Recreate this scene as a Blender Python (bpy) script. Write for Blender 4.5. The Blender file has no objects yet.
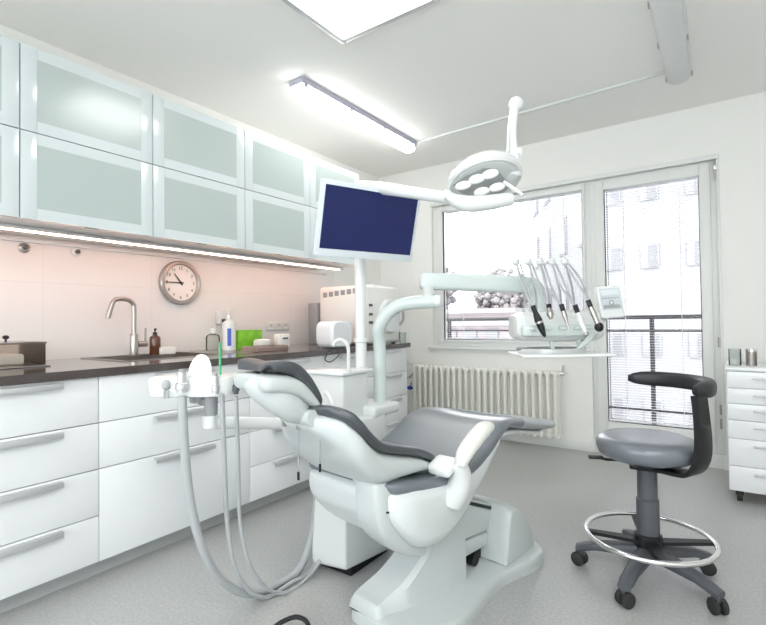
import bpy, bmesh, math, random
from mathutils import Vector, Matrix
random.seed(4)
R=math.radians; PI=math.pi
SC=bpy.context.scene; COL=SC.collection
V=Vector
# ------------------------------------------------------------ camera
F=481.0; YAW,PIT,ROL=R(35.15),R(1.06),R(.73); H=1.08
fw=V((-math.sin(YAW)*math.cos(PIT),math.cos(YAW)*math.cos(PIT),math.sin(PIT)))
r0=V((math.cos(YAW),math.sin(YAW),0)); u0=r0.cross(fw)
rt=r0*math.cos(ROL)-u0*math.sin(ROL); up=r0*math.sin(ROL)+u0*math.cos(ROL)
cd=bpy.data.cameras.new('camera'); cam=bpy.data.objects.new('camera',cd); COL.objects.link(cam)
cd.sensor_width=36; cd.lens=F*36/766; cd.clip_start=.05; cd.clip_end=200
m=Matrix((rt,up,-fw)).transposed().to_4x4(); m.translation=V((0,0,H)); cam.matrix_world=m
SC.camera=cam
def ray(x,y): return fw+rt*((x-383)/F)-up*((y-312.5)/F)
def on(x,y,ax,val):
    "survey point: where the sight line through (x,y) meets the plane axis=val"
    d=ray(x,y); o=V((0,0,H)); return o+d*((val-o[ax])/d[ax])
def dep(x,y,D): return V((0,0,H))+ray(x,y)*D
# ------------------------------------------------------------ materials
def nm(name):
    m=bpy.data.materials.new(name); m.use_nodes=True; n=m.node_tree.nodes; return m,n,m.node_tree.links,n['Principled BSDF']
def mat(name,col,rough=.5,metal=0,coat=0,spec=.5,noise=0,nscale=30,bump=0,bscale=200,emit=None,estr=0,crough=.05):
    m,n,l,p=nm(name)
    p.inputs['Base Color'].default_value=(*col,1); p.inputs['Roughness'].default_value=rough
    p.inputs['Metallic'].default_value=metal; p.inputs['Coat Weight'].default_value=coat; p.inputs['Coat Roughness'].default_value=crough
    p.inputs['Specular IOR Level'].default_value=spec
    tc=n.new('ShaderNodeTexCoord')
    if noise:
        t=n.new('ShaderNodeTexNoise'); t.inputs['Scale'].default_value=nscale; t.inputs['Detail'].default_value=4
        r=n.new('ShaderNodeMapRange'); r.inputs['To Min'].default_value=1-noise; r.inputs['To Max'].default_value=1+noise
        x=n.new('ShaderNodeVectorMath'); x.operation='SCALE'; x.inputs[0].default_value=col
        l.new(tc.outputs['Object'],t.inputs['Vector']); l.new(t.outputs['Fac'],r.inputs['Value']); l.new(r.outputs[0],x.inputs['Scale']); l.new(x.outputs[0],p.inputs['Base Color'])
    if bump:
        t=n.new('ShaderNodeTexNoise'); t.inputs['Scale'].default_value=bscale
        b=n.new('ShaderNodeBump'); b.inputs['Strength'].default_value=bump; b.inputs['Distance'].default_value=.002
        l.new(tc.outputs['Object'],t.inputs['Vector']); l.new(t.outputs['Fac'],b.inputs['Height']); l.new(b.outputs[0],p.inputs['Normal'])
    if emit:
        p.inputs['Emission Color'].default_value=(*emit,1); p.inputs['Emission Strength'].default_value=estr
    return m
def glassmat(name,tint=(1,1,1),refl=.12,rough=.02):
    m=bpy.data.materials.new(name); m.use_nodes=True; n=m.node_tree.nodes; l=m.node_tree.links
    n.remove(n['Principled BSDF']); o=n['Material Output']
    t=n.new('ShaderNodeBsdfTransparent'); t.inputs[0].default_value=(*tint,1)
    g=n.new('ShaderNodeBsdfGlossy'); g.inputs['Roughness'].default_value=rough
    w=n.new('ShaderNodeLayerWeight'); w.inputs[0].default_value=refl*1.5
    x=n.new('ShaderNodeMixShader'); l.new(w.outputs['Fresnel'],x.inputs[0]); l.new(t.outputs[0],x.inputs[1]); l.new(g.outputs[0],x.inputs[2]); l.new(x.outputs[0],o.inputs[0])
    return m
M={}
M['wall']=mat('wall_paint',(.84,.84,.815),.85,noise=.012,nscale=3,bump=.1,bscale=120)
M['ceiling']=mat('ceiling_paint',(.86,.86,.835),.9,noise=.01,nscale=2)
M['lacquer']=mat('white_lacquer',(.80,.82,.835),.22,coat=.3,noise=.008,nscale=5)
M['carcass']=mat('cabinet_board',(.74,.75,.75),.5)
M['gap']=mat('dark_plinth',(.10,.10,.10),.7)
M['plinth']=mat('grey_plinth',(.42,.44,.44),.5)
M['alu']=mat('brushed_aluminium',(.60,.61,.62),.36,metal=.6)
M['steel']=mat('stainless_steel',(.46,.43,.41),.28,metal=.95)
M['chrome']=mat('chrome',(.8,.8,.8),.12,metal=1)
M['podwhite']=mat('seat_shell_plastic',(.62,.655,.66),.3,coat=.3,noise=.006,nscale=8)
M['plastic']=mat('white_plastic',(.70,.725,.72),.3,coat=.3,noise=.006,nscale=8)
M['shell']=mat('chair_shell_plastic',(.50,.54,.54),.34,coat=.25,noise=.006,nscale=8)
M['gplast']=mat('greenish_white_enamel',(.60,.67,.655),.25,coat=.4)
M['cream']=mat('cream_armrest',(.70,.71,.67),.35,coat=.2)
M['vinyl']=mat('dark_grey_vinyl',(.055,.063,.072),.36,coat=.25,crough=.25,noise=.06,nscale=40,bump=.15,bscale=500)
M['vinyl2']=mat('blue_grey_vinyl',(.145,.162,.185),.32,coat=.6,crough=.2,noise=.04,nscale=30,bump=.12,bscale=500)
M['cover']=mat('light_grey_foot_cover',(.33,.35,.37),.3,coat=.3)
M['black']=mat('black_plastic',(.011,.012,.013),.45,spec=.35)
M['rubber']=mat('black_rubber',(.02,.02,.02),.7)
M['dkgrey']=mat('dark_grey_plastic',(.075,.082,.092),.42)
M['midgrey']=mat('mid_grey_plastic',(.30,.31,.32),.45)
M['hose']=mat('grey_silicone_hose',(.40,.42,.43),.42,noise=.03,nscale=60)
M['cable']=mat('dark_cable',(.05,.05,.055),.5)
M['radiator']=mat('radiator_enamel',(.82,.82,.77),.35,coat=.2)
M['frame']=mat('window_frame_paint',(.75,.765,.75),.4)
M['gasket']=mat('window_gasket',(.04,.04,.04),.6)
M['slat']=mat('blind_slat',(.80,.79,.81),.5)
M['clockface']=mat('clock_face',(.85,.84,.82),.6)
M['clockrim']=mat('clock_rim',(.42,.40,.38),.35,metal=.6)
M['ink']=mat('black_ink',(.02,.02,.02),.6)
M['amber']=mat('brown_bottle_glass',(.10,.035,.015),.15,coat=.5)
M['green']=mat('green_print',(.22,.55,.03),.45,noise=.5,nscale=25)
M['card']=mat('white_card',(.8,.79,.76),.6)
M['tan']=mat('brown_tray',(.30,.22,.19),.45)
M['blue']=mat('blue_plastic',(.02,.06,.35),.4)
M['bluelabel']=mat('blue_label',(.06,.12,.5),.4)
M['straw']=mat('green_straw',(.05,.42,.16),.35)
M['lcd']=mat('lcd_grey',(.62,.66,.68),.3)
M['panelgrey']=mat('keypad_grey',(.52,.57,.60),.4)
M['screen']=mat('navy_screen',(.004,.008,.045),.25,spec=.3,emit=(.006,.009,.040),estr=1.0)
M['tube']=mat('lit_diffuser',(.9,.9,.9),.4,emit=(1,.99,.96),estr=9)
M['panel']=mat('lit_panel',(.9,.9,.9),.4,emit=(1,.99,.965),estr=7)
M['led']=mat('warm_led',(.9,.8,.7),.4,emit=(1,.50,.33),estr=15)
M['clear']=glassmat('window_glass',(.97,.98,.98),.10)
M['clear2']=glassmat('clear_plastic',(.90,.92,.92),.12,.12)
M['smoked']=glassmat('smoked_glass',(.90,.88,.85),.12,.25)
M['milky']=mat('milky_cover',(.62,.64,.64),.3,coat=.3)
M['lavender']=mat('grey_lamp_body',(.42,.42,.50),.5)
M['lens']=mat('lamp_lens',(.86,.87,.87),.12,coat=1,emit=(1,1,1),estr=.25)
M['lensrim']=mat('lens_recess',(.40,.41,.42),.35,metal=.2)
M['frost']=mat('frosted_glass',(.43,.50,.485),.22,coat=.4,crough=.18,noise=.02,nscale=2)
M['frostrim']=mat('painted_glass_border',(.60,.66,.67),.2,coat=.4,crough=.15)
M['facade']=mat('facade_plaster',(.29,.285,.29),.9,noise=.03,nscale=.6)
M['facadewin']=mat('facade_window',(.19,.185,.195),.4)
M['brick']=mat('pale_brick',(.30,.255,.26),.9,noise=.2,nscale=3)
M['rail']=mat('balcony_rail_metal',(.055,.05,.055),.6)
M['balc']=mat('balcony_concrete',(.25,.24,.245),.9)
M['leaf']=mat('pale_foliage',(.34,.31,.31),.9,noise=.3,nscale=3)
def floor_mat():
    m,n,l,p=nm('speckled_vinyl_floor'); tc=n.new('ShaderNodeTexCoord')
    a=n.new('ShaderNodeTexNoise'); a.inputs['Scale'].default_value=90; a.inputs['Detail'].default_value=3
    b=n.new('ShaderNodeTexNoise'); b.inputs['Scale'].default_value=1.6; b.inputs['Detail'].default_value=5
    r=n.new('ShaderNodeValToRGB'); e=r.color_ramp.elements
    e[0].position=.32; e[0].color=(.345,.35,.345,1); e[1].position=.7; e[1].color=(.44,.445,.438,1)
    x=n.new('ShaderNodeMix'); x.data_type='RGBA'; x.blend_type='MULTIPLY'; x.inputs[0].default_value=1
    r2=n.new('ShaderNodeMapRange'); r2.inputs['To Min'].default_value=.90; r2.inputs['To Max'].default_value=1.08
    for t in (a,b): l.new(tc.outputs['Object'],t.inputs['Vector'])
    l.new(a.outputs['Fac'],r.inputs[0]); l.new(b.outputs['Fac'],r2.inputs['Value']); l.new(r.outputs[0],x.inputs[6]); l.new(r2.outputs[0],x.inputs[7])
    l.new(x.outputs[2],p.inputs['Base Color']); p.inputs['Roughness'].default_value=.33; p.inputs['Coat Weight'].default_value=.15; p.inputs['Coat Roughness'].default_value=.2
    return m
M['floor']=floor_mat()
def tile_mat():
    m,n,l,p=nm('large_white_wall_tiles'); tc=n.new('ShaderNodeTexCoord'); sp=n.new('ShaderNodeSeparateXYZ'); cb=n.new('ShaderNodeCombineXYZ')
    l.new(tc.outputs['Object'],sp.inputs[0]); l.new(sp.outputs[1],cb.inputs[0]); l.new(sp.outputs[2],cb.inputs[1])
    b=n.new('ShaderNodeTexBrick'); b.offset=0; b.inputs['Scale'].default_value=1; b.inputs['Brick Width'].default_value=.6; b.inputs['Row Height'].default_value=.45
    b.inputs['Mortar Size'].default_value=.0016; b.inputs['Color1'].default_value=(.80,.79,.785,1); b.inputs['Color2'].default_value=(.79,.785,.78,1); b.inputs['Mortar'].default_value=(.72,.70,.69,1)
    mp=n.new('ShaderNodeMapping'); mp.inputs['Location'].default_value=(.146,.04,0); l.new(cb.outputs[0],mp.inputs[0]); l.new(mp.outputs[0],b.inputs[0]); l.new(b.outputs[0],p.inputs['Base Color']); p.inputs['Roughness'].default_value=.3
    return m
M['tiles']=tile_mat()
M['worktop']=mat('dark_stone_laminate',(.055,.043,.040),.2,coat=.8,crough=.12,noise=.35,nscale=40)
# ------------------------------------------------------------ mesh builder
WM={}
class B:
    def __init__(s): s.bm=bmesh.new()
    def box(s,c,d,bev=0,rot=None,seg=2):
        t=bmesh.new(); bmesh.ops.create_cube(t,size=1)
        bmesh.ops.scale(t,vec=V(d),verts=t.verts)
        if bev: bmesh.ops.bevel(t,geom=list(t.edges),offset=bev,segments=seg,affect='EDGES',profile=.5)
        mm=Matrix.Translation(V(c))@(rot.to_4x4() if rot else Matrix())
        return s.merge(t,mm)
    def bb(s,a,b,bev=0,seg=2):
        a=V(a);b=V(b); return s.box((a+b)/2,[abs(b[i]-a[i]) for i in range(3)],bev,None,seg)
    def merge(s,t,mm=None):
        if mm: t.transform(mm)
        me=bpy.data.meshes.new('t'); t.to_mesh(me); t.free(); s.bm.from_mesh(me); bpy.data.meshes.remove(me); return s
    def loft(s,rings,cap=True,closed=True):
        rs=[[s.bm.verts.new(p) for p in r] for r in rings]
        n=len(rs[0])
        for a,b in zip(rs,rs[1:]):
            for i in range(n if closed else n-1):
                j=(i+1)%n
                try: s.bm.faces.new((a[i],a[j],b[j],b[i]))
                except ValueError: pass
        if cap:
            for r in (rs[0],rs[-1]):
                try: s.bm.faces.new(r)
                except ValueError: pass
        return s
    def tube(s,pts,r,seg=10,sub=6,cap=True,flat=1):
        P=cat([V(p) for p in pts],sub) if len(pts)>2 and sub else [V(p) for p in pts]
        n=len(P); rr=[r]*n if not isinstance(r,(list,tuple)) else [lerpl(r,i/(n-1)) for i in range(n)]
        rings=[]; T0=(P[1]-P[0]).normalized(); N=T0.orthogonal().normalized()
        if abs(T0.z)<.9: N=(V((0,0,1))-T0*T0.z).normalized()
        for i,p in enumerate(P):
            T=(P[min(i+1,n-1)]-P[max(i-1,0)]).normalized(); N=(N-T*N.dot(T)).normalized(); Bn=T.cross(N)
            rings.append([p+(N*math.cos(2*PI*k/seg)*rr[i]+Bn*math.sin(2*PI*k/seg)*rr[i]*flat) for k in range(seg)])
        return s.loft(rings,cap)
    def cyl(s,a,b,ra,rb=None,seg=24):
        return s.tube([a,b],[ra,ra if rb is None else rb],seg,0)
    def lathe(s,prof,c,axis=(0,0,1),seg=32):
        ax=V(axis).normalized(); N=ax.orthogonal().normalized(); Bn=ax.cross(N); c=V(c)
        rings=[[c+ax*h+(N*math.cos(2*PI*k/seg)+Bn*math.sin(2*PI*k/seg))*max(r,1e-4) for k in range(seg)] for r,h in prof]
        return s.loft(rings)
    def ball(s,c,r,sc=(1,1,1),seg=20):
        t=bmesh.new(); bmesh.ops.create_uvsphere(t,u_segments=seg,v_segments=seg//2,radius=r)
        return s.merge(t,Matrix.Translation(V(c))@Matrix.Diagonal((*sc,1)))
    def poly(s,pts,d):
        "closed polygon of 3-D points pushed along vector d"
        d=V(d); return s.loft([[V(p) for p in pts],[V(p)+d for p in pts]])
    def bevel(s,w,seg=2,ang=.5):
        bmesh.ops.remove_doubles(s.bm,verts=s.bm.verts,dist=1e-5)
        bmesh.ops.recalc_face_normals(s.bm,faces=s.bm.faces); s.bm.normal_update()
        e=[x for x in s.bm.edges if len(x.link_faces)==2 and x.calc_face_angle(0)>ang]
        bmesh.ops.bevel(s.bm,geom=e,offset=w,segments=seg,affect='EDGES',profile=.5,clamp_overlap=True); return s
def lerpl(L,t):
    x=t*(len(L)-1); i=min(int(x),len(L)-2); f=x-i; return L[i]*(1-f)+L[i+1]*f
def cat(P,sub):
    out=[]; n=len(P)
    for i in range(n-1):
        a=P[max(i-1,0)];b=P[i];c=P[i+1];d=P[min(i+2,n-1)]
        for k in range(sub):
            t=k/sub; out.append(.5*((2*b)+(c-a)*t+(2*a-5*b+4*c-d)*t*t+(3*b-a-3*c+d)*t**3))
    out.append(P[-1]); return out
def interp(tab,x):
    for a,b in zip(tab,tab[1:]):
        if x<=b[0]:
            t=(x-a[0])/(b[0]-a[0]) if b[0]>a[0] else 0; t=max(0,t)
            return [a[i]+(b[i]-a[i])*t for i in range(len(a))]
    return list(tab[-1])
def smooth_tab(tab,n):
    P=cat([V(t) if len(t)<=4 else None for t in tab],n) if False else None
def csp(tab,sub=5):
    "Catmull-Rom over n-tuples"
    out=[]; n=len(tab)
    for i in range(n-1):
        a=tab[max(i-1,0)];b=tab[i];c=tab[i+1];d=tab[min(i+2,n-1)]
        for k in range(sub):
            t=k/sub; out.append([.5*(2*q+(r-p)*t+(2*p-5*q+4*r-s_)*t*t+(3*q-p-3*r+s_)*t**3) for p,q,r,s_ in zip(a,b,c,d)])
    out.append(list(tab[-1])); return out
def link(name,b,mat_,parent=None,world=False,smooth=.6):
    bm=b.bm if isinstance(b,B) else b
    if world and parent: bm.transform(WM[parent.name].inverted())
    bmesh.ops.recalc_face_normals(bm,faces=bm.faces)
    me=bpy.data.meshes.new(name); bm.to_mesh(me); bm.free(); me.materials.append(M[mat_] if isinstance(mat_,str) else mat_)
    for p in me.polygons: p.use_smooth=True
    me.set_sharp_from_angle(angle=smooth)
    o=bpy.data.objects.new(name,me); COL.objects.link(o)
    if parent: o.parent=parent; WM[o.name]=WM[parent.name]
    else: WM[o.name]=Matrix()
    return o
def tag(o,label=None,cat_=None,group=None,kind=None):
    if label: o['label']=label
    if cat_: o['category']=cat_
    if group: o['group']=group
    if kind: o['kind']=kind
    return o
def thing(name,loc,label,cat_,rz=0,group=None):
    o=bpy.data.objects.new(name,None); COL.objects.link(o); o.location=loc; o.rotation_euler=(0,0,rz); o.empty_display_size=.1
    WM[o.name]=Matrix.Translation(V(loc))@Matrix.Rotation(rz,4,'Z'); return tag(o,label,cat_,group)
def W(name,b,mt,parent,smooth=.6): return link(name,b,mt,parent,True,smooth)   # mesh given in room coordinates
def solo(name,b,mt,label,cat_,base,group=None,smooth=.6):
    "a thing that is one mesh, origin at its base"
    bm=b.bm; bm.transform(Matrix.Translation(-V(base))); o=link(name,b,mt,None,False,smooth); o.location=base; WM[o.name]=Matrix.Translation(V(base)); return tag(o,label,cat_,group)
def struct(name,b,mt,parent=None):
    o=link(name,b,mt,parent,bool(parent))
    if not parent: tag(o,kind='structure')
    return o
def text_bm(txt,size,mm):
    cu=bpy.data.curves.new('t','FONT'); cu.body=txt; cu.size=size; cu.align_x='CENTER'; cu.align_y='CENTER'; cu.extrude=.0004
    o=bpy.data.objects.new('t',cu); COL.objects.link(o); dg=bpy.context.evaluated_depsgraph_get(); dg.update()
    me=bpy.data.meshes.new_from_object(o.evaluated_get(dg)); me.transform(mm)
    bpy.data.objects.remove(o); return me
# ------------------------------------------------------------ room
XL,XR,YB,YF,ZC=-2.97,1.75,4.18,-1.7,2.617
struct('floor',B().bb((XL-.1,YF-.1,-.1),(XR+.1,YB+.25,0)),'floor')
struct('ceiling',B().bb((XL-.1,YF-.1,ZC),(XR+.1,YB+.25,ZC+.1)),'ceiling')
struct('wall_left',B().bb((XL-.12,YF-.1,0),(XL,YB+.25,ZC)),'wall')
struct('wall_right',B().bb((XR,YF-.1,0),(XR+.12,YB+.25,ZC)),'wall')
w=B(); w.bb((XL,YF-.12,0),(-2.6,YF,ZC)); w.bb((1.4,YF-.12,0),(XR,YF,ZC)); w.bb((-2.6,YF-.12,0),(1.4,YF,.45)); w.bb((-2.6,YF-.12,2.45),(1.4,YF,ZC))  # wide opening in the rear wall is added for fill light
struct('wall_front',w,'wall')
WX0,WX1,DX0,DX1,ZT,ZS=-2.34,-.87,-.87,-.01,2.24,.82
w=B(); w.bb((XL,YB,0),(WX0,YB+.25,ZC)); w.bb((DX1,YB,0),(XR,YB+.25,ZC)); w.bb((WX0,YB,ZT),(DX1,YB+.25,ZC)); w.bb((WX0,YB,0),(WX1,YB+.25,ZS))
struct('wall_back',w,'wall')
struct('trim_1',B().bb((XL,-.6,.80),(XL+.008,3.42,1.62)),'tiles')
b=B(); b.bb((XL,YB-.018,0),(WX1-.02,YB,.075),.004); struct('baseboard_back',b,'frame')
b=B(); b.bb((.02,YB-.018,0),(XR,YB,.075),.004); struct('baseboard_right',b,'frame')
# window sill board, reveal strip round the opening
struct('trim_2',B().bb((WX0-.03,YB-.055,ZS-.012),(WX1+.01,YB+.06,ZS+.012),.004),'frame')
b=B(); b.bb((WX0-.01,YB-.012,ZT-.028),(DX1+.015,YB+.02,ZT+.008),.003); struct('trim_3',b,'frame')
b=B(); b.bb((DX1-.002,YB-.006,.1),(DX1+.016,YB+.03,ZT),.003); struct('trim_4',b,'frame')
FY=YB+.035
def casement(root,x0,x1,z0,z1,gx0,gx1,gz0,gz1,part):
    f=B(); T=.045
    f.bb((x0,FY,z0),(x0+.045,FY+.07,z1),.003); f.bb((x1-.045,FY,z0),(x1,FY+.07,z1),.003); f.bb((x0+.045,FY,z1-.045),(x1-.045,FY+.07,z1),.003); f.bb((x0+.045,FY,z0),(x1-.045,FY+.07,z0+.045),.003)
    W(part,f,'frame',root)
    s=B(); a0,a1,c0,c1=x0+.04,x1-.04,z0+.04,z1-.04; y0,y1=FY-.018,FY+.045
    s.bb((a0,y0,c0),(gx0,y1,c1),.004); s.bb((gx1,y0,c0),(a1,y1,c1),.004); s.bb((gx0,y0,gz1),(gx1,y1,c1),.004); s.bb((gx0,y0,c0),(gx1,y1,gz0),.004)
    sa=W('sash',s,'frame',root)
    g=B(); k=.005; g.bb((gx0,y0+.014,gz0),(gx0+k,y0+.03,gz1)); g.bb((gx1-k,y0+.014,gz0),(gx1,y0+.03,gz1)); g.bb((gx0,y0+.014,gz0),(gx1,y0+.03,gz0+k))
    W('gasket',g,'gasket',sa)
    W('glass_pane',B().bb((gx0,y0+.03,gz0),(gx1,y0+.034,gz1)),'clear',sa)
    bl=B(); z=gz1-.03
    bl.bb((gx0+.01,y1+.006,gz1-.004),(gx1-.01,y1+.036,gz1+.02),.003)
    rot=Matrix.Rotation(R(1),3,'X')
    while z>gz0+.02:
        bl.box(((gx0+gx1)/2,y1+.03,z),(gx1-gx0-.02,.014,.0006),0,rot); z-=.0205
    bl.bb((gx0+.012,y1+.018,gz0+.006),(gx1-.012,y1+.04,gz0+.018),.002)
    for t in ((.2,.8) if gx1-gx0<.8 else (.13,.5,.87)):
        x=gx0+(gx1-gx0)*t; bl.bb((x-.0012,y1+.019,gz0),(x+.0012,y1+.0205,gz1)); bl.bb((x-.0012,y1+.040,gz0),(x+.0012,y1+.0415,gz1))
    W('blind',bl,'slat',root)
    # ladder cords and perforated guide down the side
    gd=B(); z=gz0+.01
    while z<gz1-.01: gd.bb((gx0+.006,y1+.008,z),(gx0+.014,y1+.02,z+.012)); z+=.0205
    W('blind_guide',gd,'dkgrey',root)
def sroot(name,loc):
    o=bpy.data.objects.new(name,None); COL.objects.link(o); o.location=loc; WM[o.name]=Matrix.Translation(V(loc)); return tag(o,kind='structure')
w1=sroot('window_1',(-1.6,FY,ZS)); casement(w1,WX0,WX1,ZS+.012,ZT,-2.232,-.93,.895,2.15,'window_frame')
d1=sroot('door_1',(-.44,FY,.10)); casement(d1,DX0,DX1,.10,ZT,-.762,-.118,.255,2.12,'door_frame')
b=B(); b.bb((DX0,FY-.03,0),(DX1,FY+.2,.10),.004); W('threshold',b,'frame',d1)
b=B(); b.bb((DX0+.06,FY-.024,1.02),(DX0+.088,FY-.016,1.16),.003); b.tube([(DX0+.074,FY-.016,1.12),(DX0+.074,FY-.06,1.12),(DX0+.16,FY-.062,1.12)],.008,10,3); W('door_handle',b,'alu',d1)
b=B()
for z in (.32,.42,2.1,.9): b.cyl((DX1-.008,FY-.026,z-.035),(DX1-.008,FY-.026,z+.035),.008)
b.bb((DX1-.017,FY-.034,2.14),(DX1+.001,FY-.016,2.2),.002); W('hinge',b,'steel',d1)
w2=sroot('fill_window',(-.6,YF-.06,.45)); b=B()  # added window behind the camera, lets sky light fill the room
b.bb((-2.6,YF-.09,.45),(-2.54,YF-.03,2.45)); b.bb((1.34,YF-.09,.45),(1.4,YF-.03,2.45)); b.bb((-2.54,YF-.09,.45),(1.34,YF-.03,.51)); b.bb((-2.54,YF-.09,2.39),(1.34,YF-.03,2.45)); b.bb((-.64,YF-.09,.51),(-.56,YF-.03,2.39)); W('window_frame',b,'frame',w2)
W('glass_pane',B().bb((-2.54,YF-.062,.51),(-.64,YF-.058,2.39)),'clear',w2); W('glass_pane',B().bb((-.56,YF-.062,.51),(1.34,YF-.058,2.39)),'clear',w2)
# ------------------------------------------------------------ outside
b=B(); b.bb((-4.2,YB+.26,-.16),(3.2,5.62,0.02)); o=solo('balcony_slab',b,'balc','pale concrete balcony floor outside the glazed door','balcony',(-.5,5,-.16)); tag(o,kind='structure')
RY=5.5
rl=thing('balcony_railing',(-.6,RY,0),'dark metal balcony railing with two rails outside the window','railing')
k=(RY)/4.18
z1=H+(1.093-H)*k; z2=H+(.988-H)*k
b=B(); b.bb((-4.2,RY-.02,z1-.028),(3.2,RY+.02,z1+.012),.006); W('top_rail',b,'rail',rl)
b=B(); b.bb((-4.2,RY-.012,z2-.018),(3.2,RY+.012,z2+.006),.004); W('lower_rail',b,'rail',rl)
for x in (-2.84,-1.72,-.575,.6,1.7,-3.9):
    W('post',B().bb((x-.02,RY-.02,.02),(x+.02,RY+.02,z1-.028),.004),'rail',rl)
W('bottom_rail',B().bb((-4.2,RY-.012,.14),(3.2,RY+.012,.165),.003),'rail',rl)
def winblock(p,n,ax,w_,h_,mt='facadewin',parent=None):
    pass
ap=thing('apartment_building',(3,20,-6),'tall overexposed apartment block with small windows across the street','building')
b=B(); wp=[(-2.7,14),(12,14),(12,26),(-7.2,26),(-7.2,22)]; b.loft([[V((x,y,z)) for x,y in wp] for z in (-6,14)]); W('wall',b,'facade',ap)
for x in (-2.33,-1.47,-.46,.6,1.7):
    for z in (-1.6,.1,2.35,4.1):
        q=W('window',B().bb((x-.21,13.95,z),(x+.21,14.02,z+.62),.01),'facade',ap)
        W('pane',B().bb((x-.03,13.93,z+.03),(x+.17,13.96,z+.58)),'facadewin',q)
wd_=V((-4.5,8,0)).normalized(); wn=V((-8,-4.5,0)).normalized(); RWg=Matrix((wd_,wn,V((0,0,1)))).transposed()
for k in (1.2,3.4,5.6,7.6):
    for z in (1.0,3.3,5.6):
        c_=V((-2.7,14,z+.6))+wd_*k
        q=W('window',B().box(c_,(.9,.08,1.3),.01,RWg),'facade',ap); W('pane',B().box(c_+wn*.03,(.75,.06,1.15),0,RWg),'facadewin',q)
lb=thing('brick_building',(-8,12,-6),'low pinkish brick building with white bands seen low through the window','building')
W('wall',B().bb((-13,11,-6),(-4.0,13.4,1.25)),'brick',lb)
b=B(); b.bb((-13.1,10.9,.95),(-3.95,11.05,1.1)); b.bb((-13.1,10.9,.2),(-3.95,11.05,.32)); W('white_band',b,'facade',lb)
for i in range(7):
    x=-8.0+i*.55; W('window',B().bb((x,10.94,.42),(x+.33,11.02,.85)),'facadewin',lb)
W('roof',B().bb((-13.1,10.85,1.25),(-3.9,13.5,1.36)),'facade',lb)
def crown(c,r,n,seed):
    rnd=random.Random(seed); b=B()
    for i in range(n*8):
        v=V((rnd.gauss(0,1),rnd.gauss(0,1),rnd.gauss(0,.8))); v=v.normalized()*r*rnd.uniform(.35,1)
        t=bmesh.new(); bmesh.ops.create_icosphere(t,subdivisions=1,radius=r*rnd.uniform(.06,.14)); b.merge(t,Matrix.Translation(V(c)+v))
    return b
for i,(x,y,z,r_) in enumerate(((-9.0,15.2,2.3,1.3),(-6.3,16.4,1.9,1.0))):
    t=thing('tree',(x,y,-6),['pale hazy tree, the taller one at the left of the window view','pale hazy tree, the lower one beside the brick building'][i],'tree')
    W('crown',crown((x,y,z),r_,70,i),'leaf',t); W('trunk',B().cyl((x,y,-6),(x,y,z),.16,.08,10),'leaf',t)
gr=B().bb((-60,5.7,-6.2),(60,90,-6)); o=link('ground',gr,'balc'); tag(o,kind='structure')
# ------------------------------------------------------------ lamps
def ceil_tube(name,x0,x1,y0,y1,lit,label):
    t=thing(name,((x0+x1)/2,(y0+y1)/2,ZC),label,'ceiling light')
    W('housing',B().bb((x0,y0,ZC-.04),(x1,y1,ZC),.006),'lavender' if lit else 'plastic',t)
    g=B(); xs=(x0+x1)/2; hw=(x1-x0)/2-.006; rings=[]
    for y in (y0+.004,y0+.03,y1-.03,y1-.004):
        s_=.8 if y in (y0+.004,y1-.004) else 1
        rings.append([V((xs+hw*math.cos(a)*s_,y,ZC-.04-.055*s_*max(0,math.sin(a))**.6)) for a in [PI*k/14 for k in range(15)]])
    g.loft(rings); W('diffuser',g,'tube' if lit else 'milky',t)
    if not lit:
        W('reflector',B().bb((x0+.018,y0+.04,ZC-.055),(x1-.018,y1-.04,ZC-.041),.004),'plastic',t)
        W('lamp_tube',B().cyl((xs,y0+.06,ZC-.068),(xs,y1-.06,ZC-.068),.0085),'plastic',t)
    for y in [y0+(y1-y0)*q for q in (.02,.35,.65,.98)]:
        for s_ in (-1,1):
            xx=xs+s_*(hw+.004); W('clip',B().bb((xx-.004,y-.012,ZC-.062),(xx+.004,y+.012,ZC-.03),.001),'lavender' if lit else 'steel',t)
    return t
ceil_tube('ceiling_light',-2.225,-2.10,2.15,3.52,True,'lit tubular ceiling light with grey body above the wall cabinets')
ceil_tube('ceiling_light',-.255,-.115,2.1,3.50,False,'unlit tubular ceiling light near the glazed door, cut off by the photo top')
t=thing('ceiling_panel_light',(-1.36,1.69,ZC),'bright square ceiling panel light in silver frame, cut off at photo top','ceiling light')
x0,x1,y0,y1=-1.655,-1.055,1.40,2.0
f=B(); q=.03
f.bb((x0,y0,ZC-.03),(x0+q,y1,ZC),.002); f.bb((x1-q,y0,ZC-.03),(x1,y1,ZC),.002); f.bb((x0+q,y0,ZC-.03),(x1-q,y0+q,ZC),.002); f.bb((x0+q,y1-q,ZC-.03),(x1-q,y1,ZC),.002)
W('panel_frame',f,'alu',t); W('diffuser',B().bb((x0+q,y0+q,ZC-.02),(x1-q,y1-q,ZC-.008)),'panel',t)
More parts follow.
